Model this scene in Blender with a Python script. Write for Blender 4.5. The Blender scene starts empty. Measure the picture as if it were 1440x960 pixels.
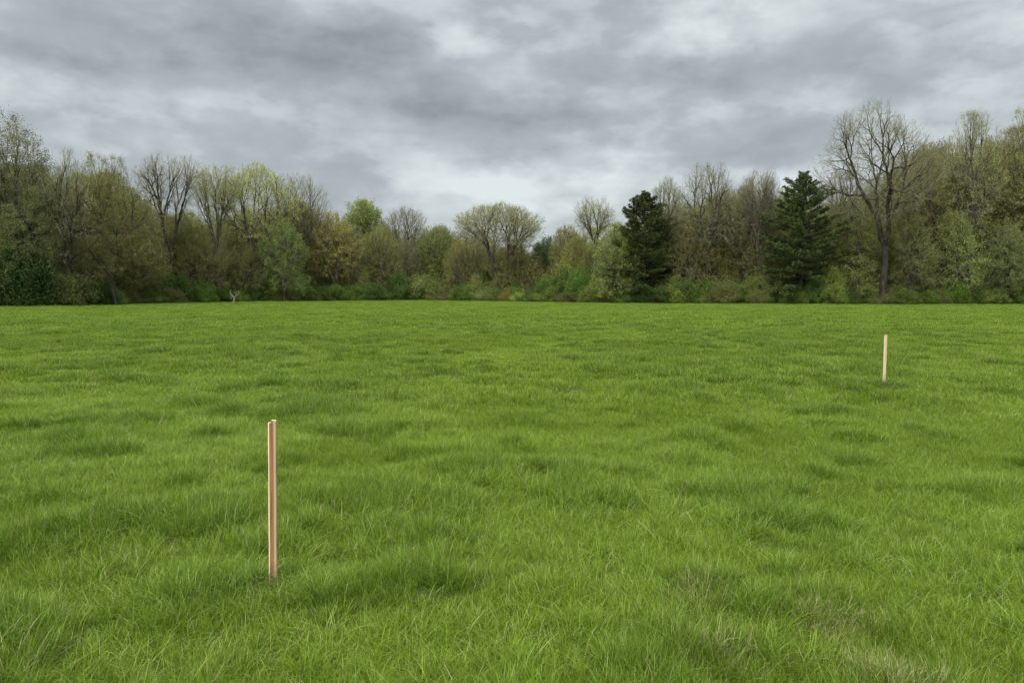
import bpy, math, random
import numpy as np
from math import radians as R, sin, cos, pi, atan2, sqrt

random.seed(7)
RNG = np.random.default_rng(7)
scene = bpy.context.scene
COL = scene.collection

# ------------------------------------------------------------------ camera
F = 1040.0; CX, CY, HOR = 720.0, 480.0, 408.0
CAMZ = 1.6
pitch = math.atan((CY - HOR) / F)
cd = bpy.data.cameras.new('camera'); cam = bpy.data.objects.new('camera', cd); COL.objects.link(cam)
cd.sensor_width = 36.0; cd.lens = F / 1440.0 * 36.0
cd.clip_start = 0.05; cd.clip_end = 3000
cam.location = (0, 0, CAMZ); cam.rotation_euler = (pi / 2 - pitch, 0, 0)
scene.camera = cam

def ray(px, py):
    x = (px - CX) / F; y = -(py - CY) / F
    return (x, cos(pitch) + y * sin(pitch), -sin(pitch) + y * cos(pitch))
def pt(px, py, Y):
    r = ray(px, py); k = Y / r[1]
    return (r[0] * k, Y, CAMZ + r[2] * k)
def wid(px, Y): return px / F * Y

# ------------------------------------------------------------------ noise / terrain
def hsh(i, j, s):
    v = np.sin(i * 127.1 + j * 311.7 + s * 74.7) * 43758.5453
    return v - np.floor(v)
def vn(x, y, s=0):
    x = np.asarray(x, float); y = np.asarray(y, float)
    i = np.floor(x); j = np.floor(y); u = x - i; v = y - j
    u = u * u * (3 - 2 * u); v = v * v * (3 - 2 * v)
    a = hsh(i, j, s); b = hsh(i + 1, j, s); c = hsh(i, j + 1, s); d = hsh(i + 1, j + 1, s)
    return (a * (1 - u) + b * u) * (1 - v) + (c * (1 - u) + d * u) * v
def fbm(x, y, s=0, o=3):
    t = 0; a = 1; n = 0
    for k in range(o):
        t = t + a * vn(np.asarray(x) * 2 ** k + 13.1 * k, np.asarray(y) * 2 ** k + 7.7 * k, s + k); n += a; a *= .5
    return t / n
def sstep(a, b, x):
    t = np.clip((x - a) / (b - a), 0, 1); return t * t * (3 - 2 * t)

EX = np.array([-500, -200, 0, 100, 200, 330, 450, 600, 720, 830, 1000, 1200, 1440, 1700, 2100.])
ED = np.array([60, 68, 75, 77, 90, 103, 112, 122, 108, 95, 90, 86, 86, 80, 70.])
def edge_px(px): return np.interp(px, EX, ED)
def edge(x, y):
    return edge_px(CX + np.clip(np.asarray(x) / np.maximum(y, 1.0), -1.2, 1.2) * F)
def tussock(x, y):
    return sstep(.42, .80, fbm(np.asarray(x) * 1.8, np.asarray(y) * 1.8, 3, 4) * (.72 + .5 * fbm(np.asarray(x) / 3.1, np.asarray(y) / 3.1, 5, 2)))
def ground_z(x, y):
    x = np.asarray(x, float); y = np.asarray(y, float)
    d = np.sqrt(x * x + y * y)
    near = 1 - sstep(25, 60, d)
    z = .09 * tussock(x, y) * (.35 + .65 * near) + .22 * (fbm(x / 7, y / 7, 11, 2) - .5) * (.2 + .8 * near) * sstep(1.5, 7, d)
    z = z + .10 * (fbm(x / 2.2, y / 2.2, 21, 2) - .5) * near
    return z - .03

# ------------------------------------------------------------------ mesh helpers
def mesh_quads(name, V, Q, mats=(), mi=None, attrs=None, smooth=False):
    me = bpy.data.meshes.new(name)
    V = np.ascontiguousarray(V, np.float32); Q = np.ascontiguousarray(Q, np.int32)
    me.vertices.add(len(V)); me.vertices.foreach_set('co', V.ravel())
    me.loops.add(Q.size); me.loops.foreach_set('vertex_index', Q.ravel())
    me.polygons.add(len(Q)); me.polygons.foreach_set('loop_start', np.arange(0, Q.size, 4, dtype=np.int32))
    for m in mats: me.materials.append(m)
    if mi is not None: me.polygons.foreach_set('material_index', np.asarray(mi, np.int32))
    me.update(calc_edges=True)
    me.polygons.foreach_set('use_smooth', np.full(len(Q), smooth, bool))
    if attrs:
        for k, a in attrs.items():
            at = me.attributes.new(k, 'FLOAT', 'POINT'); at.data.foreach_set('value', np.ascontiguousarray(a, np.float32))
    me.validate()
    return me
def obj(name, me, parent=None, loc=None, color=None):
    o = bpy.data.objects.new(name, me); COL.objects.link(o)
    if parent: o.parent = parent
    if loc is not None: o.location = loc
    if color is not None: o.color = (*color, 1)
    return o
def empty(name, loc, rz=0, sc=(1, 1, 1)):
    o = bpy.data.objects.new(name, None); COL.objects.link(o)
    o.location = loc; o.rotation_euler = (0, 0, rz); o.scale = sc; o.empty_display_size = .3
    return o
def tag(o, label=None, cat=None, group=None, kind=None):
    if label: o['label'] = label
    if cat: o['category'] = cat
    if group: o['group'] = group
    if kind: o['kind'] = kind
    return o

def unit(v): return v / np.maximum(np.linalg.norm(v, axis=-1, keepdims=True), 1e-9)
def tubes(P0, P1, R0, R1, n):
    P0 = np.asarray(P0, float); P1 = np.asarray(P1, float)
    d = unit(P1 - P0)
    h = np.where(np.abs(d[:, 2:3]) > .9, np.array([[1., 0, 0]]), np.array([[0, 0, 1.]]))
    a = unit(np.cross(d, h)); b = np.cross(d, a)
    th = np.arange(n) * 2 * pi / n
    ring = a[:, None] * np.cos(th)[None, :, None] + b[:, None] * np.sin(th)[None, :, None]
    A = P0[:, None] + ring * np.asarray(R0)[:, None, None]
    B = P1[:, None] + ring * np.asarray(R1)[:, None, None]
    V = np.concatenate([A, B], 1).reshape(-1, 3)
    k = np.arange(n); k2 = (k + 1) % n
    q = np.stack([k, k2, k2 + n, k + n], 1)
    Q = (np.arange(len(P0)) * 2 * n)[:, None, None] + q[None]
    return V, Q.reshape(-1, 4)
def leaf_quads(P, size, rng, aspect=.6, flat=0.0, dirs=None):
    n = len(P)
    if dirs is None:
        u = rng.normal(size=(n, 3)); u[:, 2] *= (1 - flat); u = unit(u)
    else: u = unit(dirs)
    w = rng.normal(size=(n, 3)); w = unit(np.cross(u, w))
    s = np.asarray(size).reshape(-1, 1) * np.ones((n, 1))
    V = np.stack([P - u * s * .5, P + w * s * aspect * .5, P + u * s * .5, P - w * s * aspect * .5], 1).reshape(-1, 3)
    Q = np.arange(n * 4).reshape(-1, 4)
    return V, Q
def merge(parts):
    Vs, Qs, Ms, Ts = [], [], [], []; off = 0
    for V, Q, m, t in parts:
        Vs.append(V); Qs.append(Q + off); Ms.append(np.full(len(Q), m)); off += len(V)
        Ts.append(np.ones(len(V)) * t if np.isscalar(t) else t)
    return np.concatenate(Vs), np.concatenate(Qs), np.concatenate(Ms), np.concatenate(Ts)

# ------------------------------------------------------------------ materials
def newmat(name):
    m = bpy.data.materials.new(name); m.use_nodes = True
    nt = m.node_tree; nt.nodes.clear()
    return m, nt
def N(nt, t, **kw):
    n = nt.nodes.new(t)
    for k, v in kw.items():
        if k.startswith('i_'):
            n.inputs[int(k[2:]) if k[2:].isdigit() else k[2:]].default_value = v
        else: setattr(n, k, v)
    return n
def L(nt, a, b): nt.links.new(a, b)
def mathn(nt, op, a, b=None, c=None, clamp=False):
    n = nt.nodes.new('ShaderNodeMath'); n.operation = op; n.use_clamp = clamp
    for i, v in enumerate((a, b, c)):
        if v is None: continue
        if isinstance(v, (int, float)): n.inputs[i].default_value = v
        else: nt.links.new(v, n.inputs[i])
    return n.outputs[0]
def mixc(nt, f, a, b, mode='MIX'):
    n = nt.nodes.new('ShaderNodeMix'); n.data_type = 'RGBA'; n.blend_type = mode
    for s, v in ((n.inputs[0], f), (n.inputs[6], a), (n.inputs[7], b)):
        if isinstance(v, (int, float)): s.default_value = v
        elif isinstance(v, tuple): s.default_value = (*v, 1) if len(v) == 3 else v
        else: nt.links.new(v, s)
    return n.outputs[2]

def leaf_material(name, transl=.35, rough=.6):
    m, nt = newmat(name)
    oi = N(nt, 'ShaderNodeObjectInfo'); at = N(nt, 'ShaderNodeAttribute', attribute_name='tone')
    geo = N(nt, 'ShaderNodeNewGeometry')
    nz = N(nt, 'ShaderNodeTexNoise'); nz.inputs['Scale'].default_value = .55; nz.inputs['Detail'].default_value = 3
    L(nt, geo.outputs['Position'], nz.inputs['Vector'])
    t = mathn(nt, 'MULTIPLY_ADD', at.outputs['Fac'], .75, 1.28)
    t2 = mathn(nt, 'MULTIPLY_ADD', nz.outputs['Fac'], 1.3, .35)
    v = mathn(nt, 'MULTIPLY', t, t2)
    c = mixc(nt, 1.0, oi.outputs['Color'], v, 'MULTIPLY')
    hs = N(nt, 'ShaderNodeHueSaturation')
    L(nt, mathn(nt, 'MULTIPLY_ADD', at.outputs['Fac'], -.035, .5175), hs.inputs['Hue']); L(nt, c, hs.inputs['Color'])
    d = N(nt, 'ShaderNodeBsdfPrincipled'); d.inputs['Roughness'].default_value = rough
    d.inputs['Specular IOR Level'].default_value = .08
    tr = N(nt, 'ShaderNodeBsdfTranslucent')
    L(nt, hs.outputs[0], d.inputs['Base Color']); L(nt, hs.outputs[0], tr.inputs['Color'])
    mx = N(nt, 'ShaderNodeMixShader'); mx.inputs[0].default_value = transl
    L(nt, d.outputs[0], mx.inputs[1]); L(nt, tr.outputs[0], mx.inputs[2])
    out = N(nt, 'ShaderNodeOutputMaterial'); L(nt, mx.outputs[0], out.inputs[0])
    return m
def bark_material(name, c1, c2, sc=6):
    m, nt = newmat(name)
    tc = N(nt, 'ShaderNodeTexCoord'); mp = N(nt, 'ShaderNodeMapping'); mp.inputs['Scale'].default_value = (1, 1, .25)
    L(nt, tc.outputs['Object'], mp.inputs[0])
    nz = N(nt, 'ShaderNodeTexNoise'); nz.inputs['Scale'].default_value = sc; nz.inputs['Detail'].default_value = 5
    L(nt, mp.outputs[0], nz.inputs['Vector'])
    rp = N(nt, 'ShaderNodeValToRGB'); rp.color_ramp.elements[0].position = .35; rp.color_ramp.elements[1].position = .68
    rp.color_ramp.elements[0].color = (*c1, 1); rp.color_ramp.elements[1].color = (*c2, 1)
    L(nt, nz.outputs['Fac'], rp.inputs[0])
    d = N(nt, 'ShaderNodeBsdfPrincipled'); d.inputs['Roughness'].default_value = .85; d.inputs['Specular IOR Level'].default_value = .08
    bp = N(nt, 'ShaderNodeBump'); bp.inputs['Strength'].default_value = .5; bp.inputs['Distance'].default_value = .05
    L(nt, nz.outputs['Fac'], bp.inputs['Height']); L(nt, bp.outputs[0], d.inputs['Normal'])
    L(nt, rp.outputs[0], d.inputs['Base Color'])
    out = N(nt, 'ShaderNodeOutputMaterial'); L(nt, d.outputs[0], out.inputs[0])
    return m

LEAF = leaf_material('leaf_foliage')
NEEDLE = leaf_material('pine_needles', .12)
BARK = bark_material('bark_grey', (.045, .038, .028), (.12, .105, .08))
BARKD = bark_material('bark_dark', (.022, .019, .013), (.055, .047, .035))
TWIG = bark_material('twig_bark', (.12, .112, .066), (.22, .205, .13), 3)
TWIGO = bark_material('twig_bark_olive', (.105, .10, .036), (.20, .19, .075), 3)
DEAD = bark_material('weathered_dead_wood', (.12, .11, .08), (.22, .20, .155), 8)

# grass
def grass_material():
    m, nt = newmat('grass_blades')
    tone = N(nt, 'ShaderNodeAttribute', attribute_name='tone'); hg = N(nt, 'ShaderNodeAttribute', attribute_name='hgt')
    pa = N(nt, 'ShaderNodeAttribute', attribute_name='patch'); pa.attribute_type = 'INSTANCER'
    dr = N(nt, 'ShaderNodeAttribute', attribute_name='dry'); dr.attribute_type = 'INSTANCER'
    c = mixc(nt, pa.outputs['Fac'], G_YEL, G_DRK)
    c = mixc(nt, mathn(nt, 'MULTIPLY', mathn(nt, 'POWER', hg.outputs['Fac'], 2.0), .35), c, G_TIP)
    # blade to blade difference
    v = mathn(nt, 'MULTIPLY_ADD', tone.outputs['Fac'], 1.0, .48)
    c = mixc(nt, 1.0, c, v, 'MULTIPLY')
    pl = N(nt, 'ShaderNodeMapRange'); pl.inputs[1].default_value = .84; pl.inputs[2].default_value = .93; L(nt, tone.outputs['Fac'], pl.inputs[0])
    c = mixc(nt, mathn(nt, 'MULTIPLY', pl.outputs[0], .6), c, (.44, .52, .17))  # some blades paler: bright highlights painted into the blade colour
    # straw coloured blades: a few everywhere, many where dry
    thr = mathn(nt, 'SUBTRACT', .965, mathn(nt, 'MULTIPLY', dr.outputs['Fac'], .85))
    isd = mathn(nt, 'GREATER_THAN', tone.outputs['Fac'], thr)
    c = mixc(nt, mathn(nt, 'MULTIPLY', isd, .75), c, (.50, .43, .22))
    d = N(nt, 'ShaderNodeBsdfPrincipled'); d.inputs['Roughness'].default_value = .5; d.inputs['Specular IOR Level'].default_value = .15
    tr = N(nt, 'ShaderNodeBsdfTranslucent')
    L(nt, c, d.inputs['Base Color']); L(nt, c, tr.inputs['Color'])
    mx = N(nt, 'ShaderNodeMixShader'); mx.inputs[0].default_value = .40
    L(nt, d.outputs[0], mx.inputs[1]); L(nt, tr.outputs[0], mx.inputs[2])
    out = N(nt, 'ShaderNodeOutputMaterial'); L(nt, mx.outputs[0], out.inputs[0])
    return m
G_YEL = (.143, .225, .006); G_DRK = (.080, .152, .006); G_TIP = (.28, .36, .07)
GRASS = grass_material()

def ground_material():
    m, nt = newmat('field_ground')
    geo = N(nt, 'ShaderNodeNewGeometry'); wd = N(nt, 'ShaderNodeAttribute', attribute_name='wood')
    pa = N(nt, 'ShaderNodeAttribute', attribute_name='patch')
    nz = N(nt, 'ShaderNodeTexNoise'); nz.inputs['Scale'].default_value = 9; nz.inputs['Detail'].default_value = 6
    L(nt, geo.outputs['Position'], nz.inputs['Vector'])
    n2 = N(nt, 'ShaderNodeTexNoise'); n2.inputs['Scale'].default_value = .8; n2.inputs['Detail'].default_value = 4
    L(nt, geo.outputs['Position'], n2.inputs['Vector'])
    g = mixc(nt, pa.outputs['Fac'], (.060, .088, .012), (.034, .062, .009))
    g = mixc(nt, mathn(nt, 'MULTIPLY', nz.outputs['Fac'], .5), g, (.075, .065, .022))
    w = mixc(nt, n2.outputs['Fac'], (.035, .028, .016), (.075, .058, .034))
    w = mixc(nt, mathn(nt, 'MULTIPLY', nz.outputs['Fac'], .6), w, (.045, .06, .018))
    c = mixc(nt, wd.outputs['Fac'], g, w)
    d = N(nt, 'ShaderNodeBsdfPrincipled'); d.inputs['Roughness'].default_value = .9; d.inputs['Specular IOR Level'].default_value = .1
    bp = N(nt, 'ShaderNodeBump'); bp.inputs['Strength'].default_value = .8; bp.inputs['Distance'].default_value = .06
    L(nt, nz.outputs['Fac'], bp.inputs['Height']); L(nt, bp.outputs[0], d.inputs['Normal'])
    L(nt, c, d.inputs['Base Color'])
    out = N(nt, 'ShaderNodeOutputMaterial'); L(nt, d.outputs[0], out.inputs[0])
    return m

# ------------------------------------------------------------------ world + sun
SUN_EL, SUN_AZ = R(52), R(205)      # azimuth clockwise from +Y: behind the camera, slightly to the left
w = bpy.data.worlds.new('World'); scene.world = w; w.use_nodes = True
nt = w.node_tree; nt.nodes.clear()
sky = N(nt, 'ShaderNodeTexSky'); sky.sky_type = 'NISHITA'; sky.sun_disc = False
sky.sun_elevation = SUN_EL; sky.sun_rotation = SUN_AZ
bg1 = N(nt, 'ShaderNodeBackground'); bg1.inputs[1].default_value = .08
L(nt, sky.outputs[0], bg1.inputs[0])
tc = N(nt, 'ShaderNodeTexCoord'); sp = N(nt, 'ShaderNodeSeparateXYZ'); L(nt, tc.outputs['Generated'], sp.inputs[0])
X, Y, Z = sp.outputs
zc = mathn(nt, 'MAXIMUM', Z, -.02)
# cloud-layer plane coordinates (perspective flattening towards the horizon)
den = mathn(nt, 'ADD', zc, .16)
cp = N(nt, 'ShaderNodeCombineXYZ'); L(nt, mathn(nt, 'DIVIDE', X, den), cp.inputs[0]); L(nt, mathn(nt, 'DIVIDE', Y, den), cp.inputs[1])
def sst(v, a, b):
    m_ = N(nt, 'ShaderNodeMapRange'); m_.interpolation_type = 'SMOOTHSTEP'; m_.inputs[1].default_value = a; m_.inputs[2].default_value = b
    L(nt, v, m_.inputs[0]); return m_.outputs[0]
def wnoise(scale, detail, off, rough=.5, vec=None):
    n = N(nt, 'ShaderNodeTexNoise'); n.inputs['Scale'].default_value = scale; n.inputs['Detail'].default_value = detail
    n.inputs['Roughness'].default_value = rough
    mp = N(nt, 'ShaderNodeMapping'); mp.inputs['Location'].default_value = off
    L(nt, vec or cp.outputs[0], mp.inputs[0]); L(nt, mp.outputs[0], n.inputs['Vector'])
    return n
czz = N(nt, 'ShaderNodeCombineXYZ'); L(nt, X, czz.inputs[0]); L(nt, Y, czz.inputs[1]); L(nt, mathn(nt, 'MULTIPLY', Z, 1.8), czz.inputs[2])
wz = wnoise(7.0, 5, (3.1, 1.7, 0), .55, czz.outputs[0])
ws = N(nt, 'ShaderNodeSeparateColor'); L(nt, wz.outputs['Color'], ws.inputs[0])
az = mathn(nt, 'ARCTAN2', X, Y); el = mathn(nt, 'ARCSINE', Z)
azw = mathn(nt, 'ADD', az, mathn(nt, 'MULTIPLY_ADD', ws.outputs[0], .22, -.11))
elw = mathn(nt, 'ADD', el, mathn(nt, 'MULTIPLY_ADD', ws.outputs[1], .12, -.06))
# cloud masses: (azimuth px, elevation px of the photo read as angles, half sizes px, tilt, amount)
BL = [(300, 60, 300, 48, .03, -.27), (520, 78, 80, 30, 0, -.14), (60, 55, 140, 40, 0, -.05),
      (250, 150, 260, 26, .05, .17), (50, 110, 90, 16, .1, .10),
      (690, 105, 85, 32, .25, .28), (620, 70, 35, 18, .5, .04), (640, 165, 120, 26, .1, -.20), (780, 170, 110, 28, .2, -.16),
      (800, 40, 110, 34, 0, -.16), (1070, 40, 150, 44, 0, .46), (1270, 80, 170, 40, .1, -.15), (960, 120, 110, 40, .2, -.16),
      (1125, 143, 50, 18, .3, .22), (1000, 190, 90, 18, 0, .12), (1180, 190, 120, 20, 0, -.12), (1420, 70, 60, 25, -.1, .14),
      (620, 240, 160, 20, .2, .14), (330, 205, 150, 16, .1, .12), (860, 225, 90, 14, 0, .14), (480, 215, 90, 16, 0, -.08),
      (690, 280, 130, 26, 0, .22), (150, 200, 80, 12, 0, .10), (1010, 225, 140, 14, 0, -.08)]
acc = None
for (bx, by, sx, sy, tilt, am) in BL:
    a0 = math.atan((bx - CX) / F); e0 = math.atan((HOR - by) / F * cos(a0)); sa = sx / F * 1.0; se = sy / F
    da = mathn(nt, 'SUBTRACT', azw, a0); de = mathn(nt, 'SUBTRACT', elw, e0)
    u = mathn(nt, 'DIVIDE', mathn(nt, 'ADD', da, mathn(nt, 'MULTIPLY', de, tilt)), sa)
    v = mathn(nt, 'DIVIDE', mathn(nt, 'ADD', de, mathn(nt, 'MULTIPLY', da, tilt * .6)), se)
    rr = mathn(nt, 'ADD', mathn(nt, 'MULTIPLY', u, u), mathn(nt, 'MULTIPLY', v, v))
    g = mathn(nt, 'MULTIPLY', mathn(nt, 'EXPONENT', mathn(nt, 'MULTIPLY', rr, -.75)), am * 1.35)
    acc = g if acc is None else mathn(nt, 'ADD', acc, g)
cz = N(nt, 'ShaderNodeCombineXYZ'); L(nt, X, cz.inputs[0]); L(nt, Y, cz.inputs[1]); L(nt, mathn(nt, 'MULTIPLY', Z, 2.1), cz.inputs[2])
f1 = wnoise(2.7, 7, (5.3, 2.2, 0), .52, cz.outputs[0]); f2 = wnoise(9.0, 6, (1.3, 8.2, 3.0), .55, cz.outputs[0])
bl = mathn(nt, 'ABSOLUTE', mathn(nt, 'SUBTRACT', wnoise(6.0, 4, (2.3, 4.2, 1.0), .5, cz.outputs[0]).outputs['Fac'], .5))
fb = mathn(nt, 'ADD', mathn(nt, 'MULTIPLY_ADD', f1.outputs['Fac'], .9, -.45), mathn(nt, 'ADD', mathn(nt, 'MULTIPLY_ADD', f2.outputs['Fac'], .52, -.26), mathn(nt, 'MULTIPLY_ADD', bl, 1.2, -.10)))
sh = mathn(nt, 'ADD', mathn(nt, 'MULTIPLY_ADD', sst(f1.outputs['Fac'], .46, .56), .20, -.10), mathn(nt, 'MULTIPLY_ADD', sst(f2.outputs['Fac'], .44, .60), .16, -.08))
fine = mathn(nt, 'MULTIPLY_ADD', wnoise(24.0, 5, (9.3, 1.2, 3.0), .6, cz.outputs[0]).outputs['Fac'], .22, -.11)
B0_ = mathn(nt, 'ADD', mathn(nt, 'ADD', acc, fb), .58)
mid = mathn(nt, 'ADD', mathn(nt, 'ADD', B0_, sh), fine)
B = mathn(nt, 'MULTIPLY_ADD', mathn(nt, 'SUBTRACT', mid, .56), .80, .57)
rp = N(nt, 'ShaderNodeValToRGB'); cr = rp.color_ramp
cr.elements[0].position = 0; cr.elements[0].color = (.156, .173, .188, 1)
cr.elements[1].position = 1; cr.elements[1].color = (.415, .45, .455, 1)
e = cr.elements.new(.5); e.color = (.249, .273, .288, 1)
L(nt, B, rp.inputs[0])
SD = (sin(SUN_AZ) * cos(SUN_EL), cos(SUN_AZ) * cos(SUN_EL), sin(SUN_EL))
dt = mathn(nt, 'ADD', mathn(nt, 'ADD', mathn(nt, 'MULTIPLY', X, SD[0]), mathn(nt, 'MULTIPLY', Y, SD[1])), mathn(nt, 'MULTIPLY', Z, SD[2]))
# an overcast sky brightens towards the zenith and towards the hidden sun
lift = mathn(nt, 'ADD', mathn(nt, 'MULTIPLY_ADD', sst(Z, .37, .75), 1.9, 1.0), mathn(nt, 'MULTIPLY', sst(dt, .05, 1.0), 2.5))  # boosted above and behind the view to add light on field and trees
bg2 = N(nt, 'ShaderNodeBackground'); L(nt, rp.outputs[0], bg2.inputs[0]); L(nt, lift, bg2.inputs[1])
mxs = N(nt, 'ShaderNodeMixShader'); mxs.inputs[0].default_value = .96
L(nt, bg1.outputs[0], mxs.inputs[1]); L(nt, bg2.outputs[0], mxs.inputs[2])
wo = N(nt, 'ShaderNodeOutputWorld'); L(nt, mxs.outputs[0], wo.inputs[0])
try:
    w.cycles.sampling_method = 'MANUAL'; w.cycles.sample_map_resolution = 512
except Exception: pass
sd = bpy.data.lights.new('sun', 'SUN'); sd.energy = 1.5; sd.angle = R(12); sd.color = (1, .965, .90)
so = bpy.data.objects.new('sun', sd); COL.objects.link(so)
so.rotation_euler = (pi / 2 - SUN_EL, 0, pi - SUN_AZ); so.location = (0, -20, 40)

# ------------------------------------------------------------------ ground sheet
def patchv(x, y):
    """0 = short yellow-green turf, 1 = long dark lush tufts"""
    x = np.asarray(x); y = np.asarray(y)
    p = .6 * fbm(x / 2.4, y / 3.4, 31, 4) + .4 * tussock(x, y)
    return sstep(.12, .9, p)
def dryv(x, y):
    x = np.asarray(x); y = np.asarray(y)
    d = np.zeros(np.shape(x))
    for (gx, gy, r, a) in DRY:
        d = np.maximum(d, a * np.exp(-((x - gx) ** 2 + ((y - gy) * .8) ** 2) / r ** 2))
    d = d * sstep(.3, .6, fbm(x * 3, y * 3, 41, 2))
    e = edge(x, y) - y
    d = np.maximum(d, .75 * (1 - sstep(0, 2.5, e)) * sstep(.3, .6, fbm(x / 3, y / 3, 51, 2)) * np.where((x < -22) , 1, .5))
    return np.clip(d, 0, 1)
def gp(px, py):
    r = ray(px, py); k = -CAMZ / r[2]; return (r[0] * k, r[1] * k)
DRY = [(*gp(1190, 880), .20, .55), (*gp(985, 840), .14, .35), (*gp(1265, 945), .17, .6), (*gp(1015, 925), .14, .25),
       (*gp(200, 770), .25, .12), (*gp(20, 905), .2, .3), (*gp(760, 820), .3, .12)]
angs = np.concatenate([np.radians(np.arange(-60, 60, .55)), np.radians(np.arange(60, 300, 6))])
rad = [.0, .4]
while rad[-1] < 900: rad.append(rad[-1] * 1.022 + .012)
rad = np.array(rad); nA, nR = len(angs), len(rad)
AA, RR = np.meshgrid(angs, rad)
gx = RR * np.sin(AA); gy = RR * np.cos(AA); gz = ground_z(gx, gy)
V = np.stack([gx, gy, gz - .03], -1).reshape(-1, 3)
i = np.arange(nR - 1)[:, None]; j = np.arange(nA)[None, :]
Q = np.stack([i * nA + j, i * nA + (j + 1) % nA, (i + 1) * nA + (j + 1) % nA, (i + 1) * nA + j], -1).reshape(-1, 4)[:, ::-1]
wood = sstep(-.5, 1.5, gy - edge(gx, gy) + 2 * (fbm(gx / 2, gy / 2, 61) - .5)).ravel()
wood = np.where(gy.ravel() > 5, wood, 0)
me = mesh_quads('ground', V, Q, (ground_material(),), None, {'wood': wood, 'patch': patchv(gx, gy).ravel()}, True)
tag(obj('ground', me), kind='structure')

# ------------------------------------------------------------------ grass
def tuft(name, seed, rad, n, h, wd, segs=3, lay=.0):
    rng = np.random.default_rng(seed)
    a = rng.uniform(0, 2 * pi, n); r = rad * np.sqrt(rng.uniform(0, 1, n))
    base = np.stack([r * np.cos(a), r * np.sin(a), np.full(n, -.045)], 1)
    az = a + rng.normal(0, 1.2, n)
    lean = np.abs(rng.normal(.18, .16, n)) + .25 * r / rad + lay
    ln = h * rng.uniform(.45, 1.15, n) * (1 - .25 * (r / rad))
    bend = np.abs(rng.normal(.55, .45, n)) + lay
    w0 = wd * rng.uniform(.6, 1.25, n)
    tw = rng.normal(0, .7, n)
    rows = []; p = base.copy(); ang = lean.copy()
    side = np.stack([-np.sin(az + tw), np.cos(az + tw), np.zeros(n)], 1)
    for k in range(segs + 1):
        t = k / segs
        ww = w0 * (1 - t) ** .6 if k < segs else w0 * .08
        rows.append((p - side * ww[:, None] / 2, p + side * ww[:, None] / 2))
        dirv = np.stack([np.sin(ang) * np.cos(az), np.sin(ang) * np.sin(az), np.cos(ang)], 1)
        p = p + dirv * (ln / segs)[:, None]; ang = ang + bend / segs * (1 + t)
    V = np.stack([v for rw in rows for v in rw], 1)         # n, 2(segs+1), 3
    k = np.arange(segs)
    q = np.stack([2 * k, 2 * k + 1, 2 * k + 3, 2 * k + 2], 1)
    Q = (np.arange(n) * 2 * (segs + 1))[:, None, None] + q[None]
    tone = np.repeat(rng.uniform(0, 1, n) ** (.45 if 'tuft_d' in name else 1.0), 2 * (segs + 1)); hg = np.tile(np.repeat(np.linspace(0, 1, segs + 1), 2), n)
    me = mesh_quads(name, V.reshape(-1, 3), Q.reshape(-1, 4), (GRASS,), None, {'tone': tone, 'hgt': hg}, True)
    return bpy.data.objects.new(name, me)
PC = bpy.data.collections.new('grass_tuft_kinds')
NV = 7
for k in range(NV): PC.objects.link(tuft('tuft_a%d' % k, 100 + k, .065, 58, .165 if k < 5 else .23, .0029 if k < 5 else .0036, 4, 0 if k < 5 else .25))
for k in range(NV): PC.objects.link(tuft('tuft_b%d' % k, 200 + k, .15, 60, .15 if k < 5 else .20, .0065, 3, 0 if k < 5 else .2))
for k in range(NV): PC.objects.link(tuft('tuft_c%d' % k, 300 + k, .42, 80, .125, .018, 2))

for k in range(4): PC.objects.link(tuft('tuft_d%d' % k, 400 + k, .10, 13, .27, .0052, 5, .35))

YS, YS2 = 3.97, 12.15
STK = [(*pt(384, 812, YS)[:2], .16), (*pt(1243.3, 537, YS2)[:2], .30)]
def scatter(y0, y1, dens, kind, fade0, fade1):
    """random points in the wedge the camera (and a step aside) can see"""
    W = 1.0 * y1 + 2.5
    n = int(dens * 2 * W * (y1 - y0))
    x = RNG.uniform(-W, W, n); y = RNG.uniform(y0, y1, n)
    keep = (np.abs(x) < .80 * y + 1.6) & (y < edge(x, y) + 2.2)
    # dither over the zone borders
    pr = sstep(y0, y0 + fade0, y) if fade0 else np.ones(n)
    if fade1: pr = pr * (1 - sstep(y1 - fade1, y1, y))
    keep &= RNG.uniform(0, 1, n) < pr
    x = x[keep]; y = y[keep]; return x, y, np.full(len(x), kind)
parts = [scatter(1.2, 12, 230, 0, 0, 3.5), scatter(7.5, 34, 66, 1, 4, 8), scatter(26, 135, 10.5, 2, 8, 0), scatter(1.2, 16, 13, 3, 0, 7), scatter(1.2, 11, 95, 4, 0, 3)]
gx = np.concatenate([p[0] for p in parts]); gy = np.concatenate([p[1] for p in parts]); gk = np.concatenate([p[2] for p in parts])
pv = patchv(gx, gy); dv = dryv(gx, gy); ts = tussock(gx, gy)
n = len(gx)
hs = (.70 + .35 * ts + .17 * pv) * RNG.uniform(.75, 1.25, n) * (1 - .3 * dv)
ed = edge(gx, gy) - gy; ragged = sstep(.45, .75, fbm(gx / 2.3, gy / 2.3, 91, 3)) * (1 - sstep(.0, 1.8, ed))
hs = hs * (1 + 2.6 * ragged)
for (sx_, sy_, sr_) in STK:      # grass parted and pressed down round the stakes
    hs = hs * (1 - .62 * np.exp(-((gx - sx_) ** 2 + (gy - sy_ + .06) ** 2) / sr_ ** 2))
big = RNG.uniform(0, 1, n) < (.07 + .10 * ts)
var = np.where(big, RNG.integers(5, NV, n), RNG.integers(0, 5, n)) + gk * NV
var = np.where(gk == 4, RNG.integers(0, 5, n), var)
var = np.where(gk == 3, 3 * NV + RNG.integers(0, 4, n), var)
rz = RNG.uniform(0, 2 * pi, n)
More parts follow.
